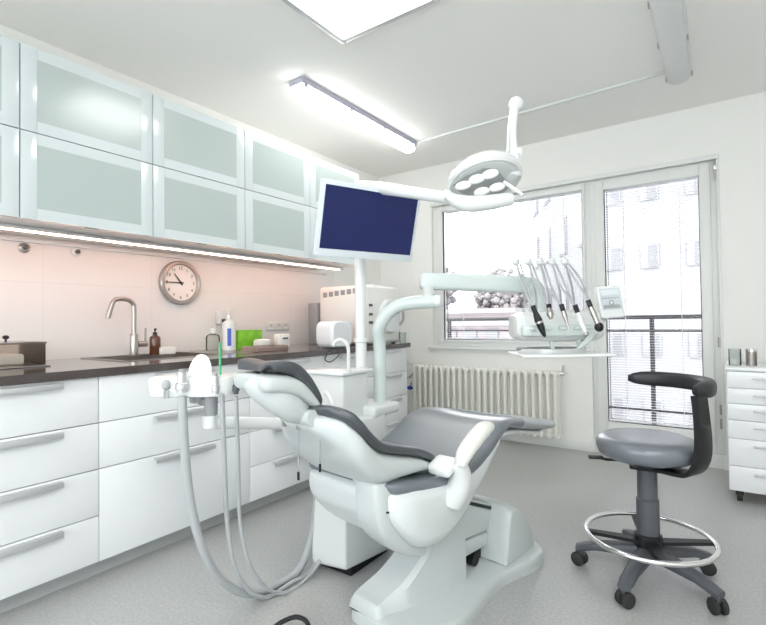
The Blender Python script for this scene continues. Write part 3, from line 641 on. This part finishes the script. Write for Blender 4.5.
# pod under the seat
link('seat_pod',sec(csp([(-.44,.53,.50,.16),(-.42,.545,.44,.215),(-.36,.55,.365,.245),(-.29,.55,.315,.25),(-.19,.55,.305,.25),(-.10,.55,.34,.25),(0,.55,.42,.25),(.10,.57,.49,.24),(.22,.61,.56,.22)],4),e=.42),'podwhite',ch,smooth=1)
link('pivot_cover',sec(csp([(-.475,.565,.53,.035),(-.465,.575,.45,.05),(-.43,.575,.385,.06),(-.34,.56,.31,.062),(-.24,.5,.27,.06)],4),e=.35,n0=.135),'shell',ch)
b=B(); b.poly([(.194,-.44,.487),(.194,-.36,.462),(.194,-.36,.456),(.194,-.44,.481)],(.004,0,0)); link('cover_slot',b,'black',ch)
# seat cushion + leg rest
seat_tab=csp([(-.45,.565,.01,.16),(-.44,.575,.04,.20),(-.40,.58,.06,.22),(-.27,.565,.065,.235),(-.14,.556,.065,.245),(-.03,.565,.065,.25),(.08,.607,.065,.25),(.17,.655,.065,.248),(.26,.678,.062,.24),(.36,.668,.06,.23),(.44,.650,.055,.222)],4)
link('seat_cushion',pad(seat_tab,dish=.02),'vinyl2',ch,smooth=1.2)
leg_tab=csp([(.43,.655,.062,.226),(.46,.650,.066,.226),(.60,.618,.062,.205),(.78,.578,.056,.175),(.92,.553,.05,.145),(1.0,.54,.04,.11),(1.025,.53,.012,.07)],4)
link('foot_cover',pad(leg_tab,dish=.012),'cover',ch,smooth=1.2)
link('leg_rest_shell',sec(csp([(.02,.51,.47,.20),(.12,.565,.50,.21),(.26,.612,.575,.20),(.45,.59,.565,.18),(.7,.535,.515,.14),(.9,.502,.485,.09)],4)),'plastic',ch,smooth=1)
# backrest
rim=[(-.662,.815,.02,.06),(-.655,.830,.036,.08),(-.62,.842,.044,.13),(-.578,.828,.046,.175),(-.545,.798,.046,.19),(-.50,.752,.046,.19),(-.447,.712,.044,.188),(-.36,.684,.042,.19),(-.275,.660,.042,.19),(-.20,.625,.042,.187),(-.165,.590,.040,.18),(-.150,.562,.02,.165)]
link('back_cushion',pad(csp(rim,5),dish=.012,n0=.02),'vinyl',ch,smooth=1.2)
shell=[(-.662,.795,.775,.06),(-.65,.803,.755,.085),(-.60,.808,.70,.15),(-.575,.79,.665,.175),(-.545,.762,.63,.188),(-.50,.716,.588,.188),(-.447,.680,.562,.186),(-.36,.651,.560,.186),(-.275,.626,.560,.184),(-.20,.59,.555,.178),(-.16,.565,.545,.155)]
link('back_shell',sec(csp(shell,5),e=.55,n0=.02),'shell',ch,smooth=1)
b=B(); b.tube([(.10,-.47,.60),(.10,-.42,.55),(.11,-.35,.50),(.11,-.28,.42)],[.02,.04,.06,.06],20,5,flat=1.3); link('back_support',b,'shell',ch)
# armrest
b=B(); b.tube([(.315,-.205,.60),(.32,-.19,.635),(.325,-.14,.672),(.325,-.08,.697),(.325,-.03,.70)],[.018,.028,.030,.029,.018],16,5,flat=1.0); ar=link('armrest',b,'cream',ch)
b=B(); b.tube([(.235,-.15,.46),(.265,-.15,.50),(.285,-.16,.55),(.30,-.19,.60)],[.05,.042,.036,.024],16,5); b.box((.245,-.205,.585),(.09,.08,.04),.015,Matrix.Rotation(R(20),3,'X'),3); link('arm_bracket',b,'plastic',ch)
# headrest
hc=.0
ht=csp([(-.805,.945,.012,.06),(-.80,.968,.035,.08),(-.78,.980,.042,.095),(-.735,.981,.046,.102),(-.69,.966,.048,.105),(-.65,.930,.048,.105),(-.615,.885,.046,.10),(-.595,.85,.040,.092),(-.588,.825,.015,.07)],5)
hd=link('headrest_cushion',pad(ht,n0=hc,dish=.015),'vinyl',ch,smooth=1.2)
hs=csp([(-.808,.93,.905,.06),(-.795,.936,.885,.09),(-.74,.934,.875,.10),(-.69,.918,.862,.102),(-.65,.885,.835,.10),(-.61,.835,.80,.092),(-.592,.80,.785,.07)],5)
link('headrest_shell',sec(hs,n0=hc),'shell',ch,smooth=1)
b=B(); b.tube([(.02,-.80,.925),(.03,-.785,.90),(.05,-.735,.86),(.055,-.69,.825),(.055,-.65,.80)],[.030,.040,.046,.042,.028],18,5,flat=.8); link('headrest_arm',b,'shell',ch)
b=B(); b.cyl((-.02,-.650,.797),(.105,-.650,.797),.025); link('headrest_joint',b,'shell',ch)
b=B(); 
pA=[(.13,-.60,.80),(.135,-.64,.775),(.10,-.68,.79),(.10,-.76,.84)]
b.tube([(.10,-.60,.87),(.112,-.585,.83),(.108,-.60,.797),(.08,-.645,.79)],.007,8,5); link('headrest_release_bar',b,'plastic',ch)
b=B()
for n_ in (-.035,.035):
    b.bb((hc+n_-.007,-.66,.755),(hc+n_+.007,-.60,.775),.002); b.tube([(hc+n_,-.62,.77),(hc+n_,-.60,.74)],.008,8,0)
    b.tube([(hc+n_+.02,-.635,.785),(hc+n_+.05,-.60,.735),(hc+n_+.05,-.60,.71)],.007,8,0)
link('headrest_strut',b,'steel',ch)
# ------------------------------------------------------------ dental unit column
du=thing('dental_unit',(-1.40,1.72,0),'tall white dental unit column with pole, curved arm and water fountain','dental unit')
A=[(-1.475,1.545),(-1.315,1.575),(-1.27,1.85),(-1.30,1.90),(-1.45,1.90),(-1.52,1.85),(-1.51,1.60)]
rings=[]
for z,k in ((.03,.97),(.045,1.03),(.10,1.03),(.3,.96),(.5,.90),(.62,.86),(.65,.84)):
    cc=V((-1.385,1.73)); pts=[cc+(V(p)-cc)*k for p in A]; rings.append([V((p.x,p.y,z)) for p in pts])
b=B().loft(rings); b.bevel(.016,3,.35); W('body',b,'plastic',du)
W('base_gap',B().bb((-1.49,1.60,0),(-1.31,1.87,.035)),'black',du)
b=B(); b.bb((-1.58,1.62,.60),(-1.36,1.80,.845),.012,3); W('fountain_block',b,'plastic',du)
b=B(); b.bb((-1.60,1.60,.845),(-1.345,1.83,.862),.006); W('fountain_top',b,'lacquer',du)
g=[dep(x,y,2.12) for x,y in ((348.5,372),(348.5,352),(347,344),(342,340),(336,341),(333,346))]
W('fill_tube',B().tube(g,.008,10,5),'plastic',du)
PX,PY=-1.42,1.83
W('pole',B().tube([(PX,PY,.62),(PX,PY,1.70)],.027,20,0),'plastic',du)
b=B(); b.lathe([(.030,0),(.036,.004),(.036,.016),(.030,.02)],(PX,PY,.98)); W('collar',b,'plastic',du); W('pole_base',B().bb((PX-.06,PY-.07,.64),(PX+.13,PY+.14,.69),.015,3),'plastic',du)
AX,AY=-1.372,1.915
q=[V((AX,AY,.62)),V((AX,AY,.85)),V((AX,AY,.97))]
for x,y,D in ((378.5,330,2.33),(385.5,316,2.31),(397,306.5,2.29),(410,303,2.27),(424,302,2.25),(436,301,2.23)): q.append(dep(x,y,D))
W('curved_arm',B().tube(q,[.031]*9,20,6),'gplast',du)
b=B(); e=dep(436,301,2.23); e2=dep(441,301,2.22); b.cyl(e,e2,.031,.024,20); W('arm_end_cap',b,'plastic',du)
# operating lamp
lp=thing('operating_lamp',(PX,PY,1.70),'white ring-shaped operating lamp with five round lenses on a long arm','operating lamp')
b=B(); b.lathe([(.030,0),(.034,.004),(.034,.03),(.02,.05)],(PX,PY,1.70)); W('swivel',b,'plastic',lp)
q=[V((PX,PY,1.735)),dep(380,188,2.15),dep(415,193,2.05),dep(455,199,1.95)]
W('arm',B().tube(q,[.025,.028,.026,.024],16,5),'plastic',lp)
LC=dep(484,180,1.88); ax=(-up*.93-fw*.30+rt*.10).normalized()
e1=(rt+ -up*.08); e1=(e1-ax*e1.dot(ax)).normalized(); e2=ax.cross(e1)
def lring(r1,r2,h,seg=40): return [LC+ax*h+e1*math.cos(2*PI*k/seg)*r1+e2*math.sin(2*PI*k/seg)*r2 for k in range(seg)]
b=B(); b.loft([lring(.05,.06,-.062),lring(.11,.125,-.045),lring(.14,.155,-.015),lring(.145,.160,.01),lring(.138,.152,.018),lring(.126,.140,.014)]); hd=W('lamp_head',b,'plastic',lp)
pc=LC+ax*.0185
def lpx(x,y): 
    d=ray(x,y); o=V((0,0,H)); return o+d*((pc-o).dot(ax)/d.dot(ax))
pp_=[lpx(x,y) for x,y in ((453,185),(464,177),(484,168),(496,169),(504,178),(510,187),(500,195),(480,198),(461,193))]
b=B(); b.loft([lring(.126,.139,.0145),lring(.124,.137,.0170)]); W('lens_cover',b,'plastic',hd)
b=B(); b.poly(pp_,ax*.002); W('lens_plate',b,'lensrim',hd)
for x,y in ((463,185),(476.5,178.5),(490,173.5),(481.5,191),(497,186.5)):
    W('lens',B().lathe([(.031,0),(.031,.003),(.026,.006),(.01,.011),(0,.0115)],lpx(x,y)+ax*.0015,ax,24),'lens',hd)
# yoke: rod up to the round knob, and side bar
J=dep(514,172,1.84)
b=B(); b.tube([LC+e1*.10-ax*.02,J,dep(519,150,1.84)],[.028,.03,.02],14,3); b.box(dep(514,162,1.83),(.055,.05,.06),.012); W('yoke',b,'plastic',lp)
b=B(); b.tube([dep(514,160,1.84),dep(512,132,1.86),dep(515,106,1.88)],.018,14,4); b.tube([dep(508,152,1.82),dep(509,128,1.85),dep(512,106,1.88)],.006,8,4); W('upper_rod',b,'plastic',lp)
W('knob',B().ball(dep(516,104,1.88),.028),'plastic',lp)
b=B(); b.tube([dep(448,193,1.90),dep(452,199,1.80),dep(472,204,1.74),dep(511,199,1.76)],[.016,.022,.030,.024],14,5); b.tube([dep(504,182,1.80),dep(523,195,1.76)],[.008,.006],10,0); W('handle',b,'plastic',lp)
# monitor
MC=V((-1.277,1.72,1.525)); yw,pt_=R(69),R(15)
mn=V((math.sin(yw)*math.cos(pt_),-math.cos(yw)*math.cos(pt_),-math.sin(pt_))); mr=V((math.cos(yw),math.sin(yw),0)); mu=mr.cross(mn)*-1
if mu.z<0: mu=-mu
RM=Matrix((mr,mu,mn)).transposed()
mo=thing('monitor',(PX,PY,1.36),'wide flat monitor with dark navy screen and silver-white bezel on the pole','monitor')
b=B(); sw,sh=.479,.265
b.box(MC+mu*(-.006),(sw+.035,sh+.052,.022),.004,RM)
W('housing',b,mat('pale_blue_silver',(.70,.76,.80),.35),mo)
b=B(); b.box(MC+mn*.0115,(sw,sh,.002),0,RM); W('screen',b,'screen',mo)
b=B(); b.box(MC-mn*.03,(.26,.16,.045),.012,RM); W('back_housing',b,'plastic',mo)
b=B(); b.tube([MC-mn*.04,MC-mn*.07,V((PX+.02,PY,1.50))],.018,12,3); W('mount',b,'plastic',mo)
# ------------------------------------------------------------ instrument console
# horizontal arm from curved arm to the console
PP=dep(428,292,2.24)
ic=thing('instrument_console',dep(430,290,2.24),'white dentist instrument console on horizontal arm in front of the window','instrument console')
b=B(); b.cyl(dep(429,300,2.25),dep(428,286,2.24),.020,.026); W('pivot',b,'plastic',ic)
a_,c_=dep(420,281,2.26),dep(530,285,2.30); d_=(c_-a_).normalized(); 
rot=Matrix((d_,V((0,0,1)).cross(d_).normalized(),d_.cross(V((0,0,1)).cross(d_).normalized()))).transposed()
b=B(); b.box((a_+c_)/2,((c_-a_).length,.075,.078),.018,rot,3); W('console_arm',b,'gplast',ic)
b=B(); b.tube([dep(528,285,2.30),dep(536,292,2.30),dep(538,310,2.30),dep(538,325,2.30)],[.045,.045,.042,.045],14,4); W('elbow',b,'gplast',ic)
cx_=rt; cd_=V((fw.x,fw.y,0)).normalized()
O2=dep(555,326,2.28); xx=V((rt.x,rt.y,0)).normalized(); RB=Matrix((xx,cd_,V((0,0,1)))).transposed()
b=B(); rings=[]
for dx,s2 in ((-.205,.4),(-.20,.75),(-.17,1),(.0,1),(.17,.95),(.20,.75),(.212,.4)):
    rings.append([O2+xx*dx+cd_*.10*s2*math.copysign(abs(math.cos(a))**.5,math.cos(a))+V((0,0,(.068 if dx<0 else .075)*s2*math.copysign(abs(math.sin(a))**.6,math.sin(a)))) for a in [2*PI*k/24 for k in range(24)]])
b.loft(rings); W('console_body',b,'plastic',ic)
b=B(); bo=O2+xx*-.02-cd_*.11+V((0,0,-.02)); b.box(bo,(.34,.05,.05),.012,RB,3)
for k in range(5): b.box(bo+xx*(-.13+.065*k)-cd_*.035+V((0,0,.012)),(.03,.04,.014),.005,RB)
W('holder_bar',b,'gplast',ic)
# keypad
kp=dep(610,302,2.20); RK=RB@Matrix.Rotation(R(-3),3,'Y')@Matrix.Rotation(R(-12),3,'X')
K=lambda u_,v_,w_=0: kp+RK@V((u_,-w_,v_))
b=B(); b.box(kp,(.108,.02,.150),.006,RK); kb=W('control_panel',b,'plastic',ic)
b=B(); b.box(kp+RK@V((0,-.0105,.012)),(.092,.002,.100),.0,RK); W('keypad_face',b,'panelgrey',kb)
W('display',B().box(kp+RK@V((0,-.0118,.042)),(.080,.002,.026),0,RK),'lcd',kb)
b=B()
for k in range(6): b.box(kp+RK@V((-.034+k*.0136,-.0125,.016)),(.008,.002,.005),0,RK)
b.lathe([(.012,0),(.012,.002),(.008,.002)],kp+RK@V((0,-.0118,-.006)),RK@V((0,-1,0)),20)
b.box(kp+RK@V((0,-.0125,-.024)),(.075,.002,.016),0,RK); W('keypad_button',b,'midgrey',kb)
b=B(); b.box(kp+RK@V((0,-.0135,-.006)),(.004,.002,.013),0,RK); b.box(kp+RK@V((0,-.0137,-.006)),(.013,.002,.004),0,RK); W('cross_button',b,'plastic',kb)
b=B(); b.tube([O2+xx*.19,dep(598,322,2.24),dep(606,316,2.22)],.018,12,4); W('panel_bracket',b,'plastic',ic)
b=B(); b.tube([dep(596,330,2.18),dep(585,343,2.12),dep(575,352,2.08)],[.014,.012,.006],10,3); W('console_handle',b,'gplast',ic)
# handpieces on their whip arms: top knuckle, path, tip
hp_=[((516,262),(522,285),(534,309),(545,337),'black'),((528,262),(535,285),(549,306),(551,319),'steel'),((540,262),(546,285),(562,307),(569,330),'steel'),((552,262),(560,285),(576,308),(586,334),'plastic'),((565,262),(577,282),(589,303),(599,327),'steel')]
hl=['black tapered handpiece hanging leftmost on the instrument console','short steel turbine handpiece, second from left on the instrument console','slim steel air and water syringe, middle of the instrument console','long pale handpiece, second from right on the instrument console','steel handpiece with dark head hanging rightmost on the instrument console']
for i,(k0,k1,k2,k3,mt) in enumerate(hp_):
    root=O2+xx*(-.15+.06*i)+V((0,0,.05))
    D0,D1=2.16,2.08
    wa=W('whip_arm',B().tube([root,dep(k0[0]+8,k0[1]+30,2.2),dep(*k0,D0)],.0055,8,3),'alu',ic)
    W('knuckle',B().ball(dep(*k0,D0),.016,(1,1,1.15)),'milky',wa)
    b=B(); b.tube([dep(k0[0]+.5,k0[1]+2,D0-.02),dep(*k1,D0-.05),dep(*k2,D1)],.0045,8,4); b.tube([dep(k0[0]+4,k0[1]+2,D0-.0),dep(k1[0]+5,k1[1],D0-.03),dep(k2[0]-1,k2[1]+1,D1+.02)],.0045,8,4); W('instrument_hose',b,'hose',ic)
    t=thing('dental_handpiece',dep(*k3,D1-.02),hl[i],'handpiece',0,'handpieces on the instrument console')
    a=dep(*k2,D1); e=dep(*k3,D1-.02)
    W('coupling',B().tube([a.lerp(e,-.12),a.lerp(e,.18)],.0105,12,0),'black',t)
    rr={0:[.011,.017,.015,.012,.004],1:[.009,.013,.016,.012,.007],2:[.010,.011,.008,.006,.005],3:[.009,.012,.011,.009,.008],4:[.010,.013,.012,.012,.011]}[i]
    W('handle',B().tube([a.lerp(e,.14),a.lerp(e,.4),a.lerp(e,.6),a.lerp(e,.8),e],rr,14,3),mt,t)
    if i==4: W('head',B().ball(e,.019,(1,1,1.1)),'black',t)
    if i==3: W('head',B().ball(e,.012),'steel',t)
    if i==0: W('collar',B().tube([a.lerp(e,.45),a.lerp(e,.52)],.0165,14,0),'steel',t)
# tray shelf
S0=dep(560,354,2.12)
ts=thing('tray_holder',S0,'flat white tray holder plate reaching out below the instrument console','tray holder')
zz_=S0.z
b=B(); b.box(V((S0.x,S0.y,zz_))+xx*.0,(.40,.23,.012),.004,RB); W('plate',b,'plastic',ts)
b=B(); b.tube([V((S0.x,S0.y,zz_))+xx*.12+cd_*.06,V((S0.x,S0.y,zz_+.07))+xx*.12+cd_*.10],.012,10,0); b.cyl(V((S0.x,S0.y,zz_))-xx*.0+cd_*.08,V((S0.x,S0.y,zz_+.08))+cd_*.12,.010); W('bracket',b,'gplast',ts)
it=V((S0.x,S0.y,zz_+.0065))-xx*.04
t=thing('instrument_tray',it,'oval perforated steel tray lying on the white tray holder','tray')
b=B(); rings=[]
for r1,r2,h in ((.0,.0,.003),(.10,.06,.003),(.118,.072,.005),(.128,.080,.022),(.131,.083,.021),(.12,.075,.0005),(0,0,.0005)):
    rings.append([it+xx*(r1*1.2+1e-4)*math.cos(2*PI*k/36)+cd_*(r2*1.2+1e-4)*math.sin(2*PI*k/36)+V((0,0,h)) for k in range(36)])
b.loft(rings); W('tray_body',b,'chrome',t)
b=B()
for i in range(-7,8):
    for j in range(-3,4):
        if (i/7.5)**2+(j/4)**2<1: b.cyl(it+xx*i*.014+cd_*j*.016+V((0,0,.0032)),it+xx*i*.014+cd_*j*.016+V((0,0,.0042)),.004,seg=8)
tag(W('perforation',b,'dkgrey',t),'dark round holes in the steel tray',kind='stuff')
# ------------------------------------------------------------ assistant console
TD=1.70
ac=thing('assistant_console',dep(195,378,TD),'white assistant console with suction holders and spittoon arm left of the headrest','assistant console')
TC=dep(194,384,TD); tx=(dep(236,394,TD-.02)-dep(152,380,TD)); tx.z=0; tx.normalize(); ty=V((-tx.y,tx.x,0))
if ty.dot(fw)<0: ty=-ty
outl=[]
for u_,v_ in ((-.145,-.02),(-.14,-.045),(-.10,-.055),(0,-.06),(.10,-.055),(.14,-.04),(.15,0),(.14,.06),(.09,.085),(0,.09),(-.09,.085),(-.14,.05)): outl.append(V((TC.x,TC.y,0))+tx*u_+ty*v_)
oo=cat(outl+[outl[0]],3)[:-1]; c0=V((TC.x,TC.y,0))+ty*.01
b=B(); b.loft([[p.lerp(c0,k)+V((0,0,TC.z+z)) for p in oo] for k,z in ((.14,-.040),(.03,-.036),(0,-.022),(0,.018),(.03,.028),(.12,.032))]); W('console_body',b,'plastic',ac)
b=B(); kn=dep(166,385,TD-.06); b.ball(kn,.015,(1,1,1.2)); b.tube([kn+V((-.006,0,-.02)),kn+V((-.008,0,-.045))],.006,8,0); b.tube([kn+V((.010,0,-.02)),kn+V((.010,0,-.045))],.005,8,0); W('tap_knob',b,'hose',ac)
hh=[(182,372,392),(215.5,376,394),(236,380,394)]
for i,(x,ya,yb) in enumerate(hh):
    b=B(); p0=dep(x,ya,TD-.07); p1=dep(x,yb,TD-.07); r_=(.017,.010,.009)[i]; b.cyl(p0,p1,r_,r_,16); b.lathe([(r_*1.0,0),(r_*1.35,.003),(r_*1.35,.02),(r_,.024)],p1+V((0,0,.008)),seg=16); W('holder',b,'alu' if i<2 else 'dkgrey',ac)
    b=B(); b.cyl(p0+V((0,0,-.002)),p0+V((0,0,.010)),r_*.8,r_*.6,16); W('nozzle',b,'midgrey',ac)
b=B(); b.cyl(dep(198,392,TD+.03),dep(198,402,TD+.03),.032,.028); b.cyl(dep(211,394,TD+.0),dep(211,418,TD+.0),.024,.022); b.box((dep(198,402,TD+.03)+dep(211,400,TD))/2,(.06,.03,.03),.01); W('arm_joint',b,'midgrey',ac)
a_=dep(206,422,TD); b=B(); b.tube([a_,dep(250,423,TD+.08),dep(300,424,TD+.20),dep(340,428,TD+.34)],.023,16,4); b.cyl(dep(210,415,TD),dep(210,427,TD),.026); W('arm',b,'plastic',ac)
# mirror disc and straw
mc=dep(200,374,TD-.03); b=B(); rings=[]
mxn=(-fw+up*.25).normalized(); me1=rt; me2=me1.cross(mxn)*-1
for k,h in ((.96,-.004),(1,0),(.96,.004),(.85,.005)):
    rings.append([mc+rt*.041*k*math.cos(2*PI*j/36)+V((0,0,1))*.068*k*math.sin(2*PI*j/36)+cd_*(-h+ .25*.068*k*math.sin(2*PI*j/36)) for j in range(36)])
t=thing('hand_mirror',mc-V((0,0,.07)),'white oval disc standing on the assistant console','disc')
b.loft(rings); W('disc',b,mat('bright_white',(.88,.88,.88),.2,coat=.5),t)
W('stem',B().cyl(mc+V((0,0,-.06)),mc+V((0,0,-.078)),.012),'midgrey',t)
solo('saliva_ejector',B().tube([dep(220.5,375,TD-.07),dep(220,358,TD-.07),dep(220,342,TD-.07)],.0038,8,3),'straw','thin green saliva ejector tube standing in the middle holder','ejector',dep(220.5,375,TD-.07))
# hoses in the plane between console and unit
def hose(pts,r,lab_,xs=None):
    n=len(pts); Ps=[]
    for i,(x,y) in enumerate(pts):
        f=i/(n-1); Ps.append(on(x,y,0,-1.50+.07*math.sin(PI*f)*0+ (xs or 0)))
    for p_ in Ps: p_.z=max(p_.z,r+.003)
    p0=dep(*pts[0],TD-.07); Ps[0]=p0; Ps[1]=Ps[1].lerp(dep(*pts[1],TD-.07),.6)
    return solo('suction_hose',B().tube(Ps,r,12,6),'hose',lab_,'hose',Ps[n//2],'suction hoses of the assistant console')
hose([(182,396),(184,440),(190,500),(203,550),(222,581),(250,594),(278,592),(300,568),(313,530),(318,480),(322,445)],.0155,'thick grey corrugated suction hose, the leftmost of the hanging hoses')
hose([(222,394),(224,450),(227,520),(234,565),(248,590),(268,599),(292,596),(312,570),(322,535),(326,480),(328,450)],.0085,'thin grey suction hose, middle of the three hanging hoses',.03)
hose([(236,396),(238,450),(240,520),(248,560),(264,586),(284,596),(306,583),(322,556),(330,515),(332,480),(331,455)],.007,'thinnest grey hose, the rightmost of the three hanging hoses',.06)
# dangling wires by the headrest
for x0_,ya,yb,l in ((298.5,430,480,'thin hanging cord with dark tip left below the headrest joint'),(320,440,472,'thin hanging cord with dark tip right below the headrest joint')):
    pA,pB=dep(x0_,ya,1.42),dep(x0_,yb,1.42); t=thing('hanging_cord',pA,l,'cord'); W('cord',B().tube([pA,pB],.0022,6,0),'midgrey',t); W('tip',B().cyl(pB+V((0,0,.024)),pB,.004,seg=10),'black',t)
# foot control
g=[on(x,y,2,z) for x,y,z in ((262,640,.02),(276,626,.03),(286,620,.045),(296,617,.05),(305,620,.045),(309,628,.03),(308,640,.02))]
t=thing('foot_control',V((g[3].x,g[3].y-.1,0)),'black arched handle of a foot control on the floor, cut off below','foot control')
W('handle_bar',B().tube(g,.008,10,5),'black',t)
c_=V(((g[0].x+g[-1].x)/2,(g[0].y+g[-1].y)/2,0)); W('base',B().lathe([(.11,0),(.11,.01),(.095,.02),(0,.022)],c_+V((-.04,-.12,0))),'dkgrey',t)
# ------------------------------------------------------------ world
wd=bpy.data.worlds.new('sky'); SC.world=wd; wd.use_nodes=True; n=wd.node_tree.nodes; l=wd.node_tree.links
bg=n['Background']; bg.inputs[0].default_value=(.93,.96,1,1); bg.inputs[1].default_value=3.2
SC.view_settings.view_transform='Standard'; SC.view_settings.look='None'; SC.view_settings.gamma=1; SC.view_settings.exposure=.68; SC.cycles.diffuse_bounces=10; SC.cycles.max_bounces=14; SC.view_settings.use_curve_mapping=False
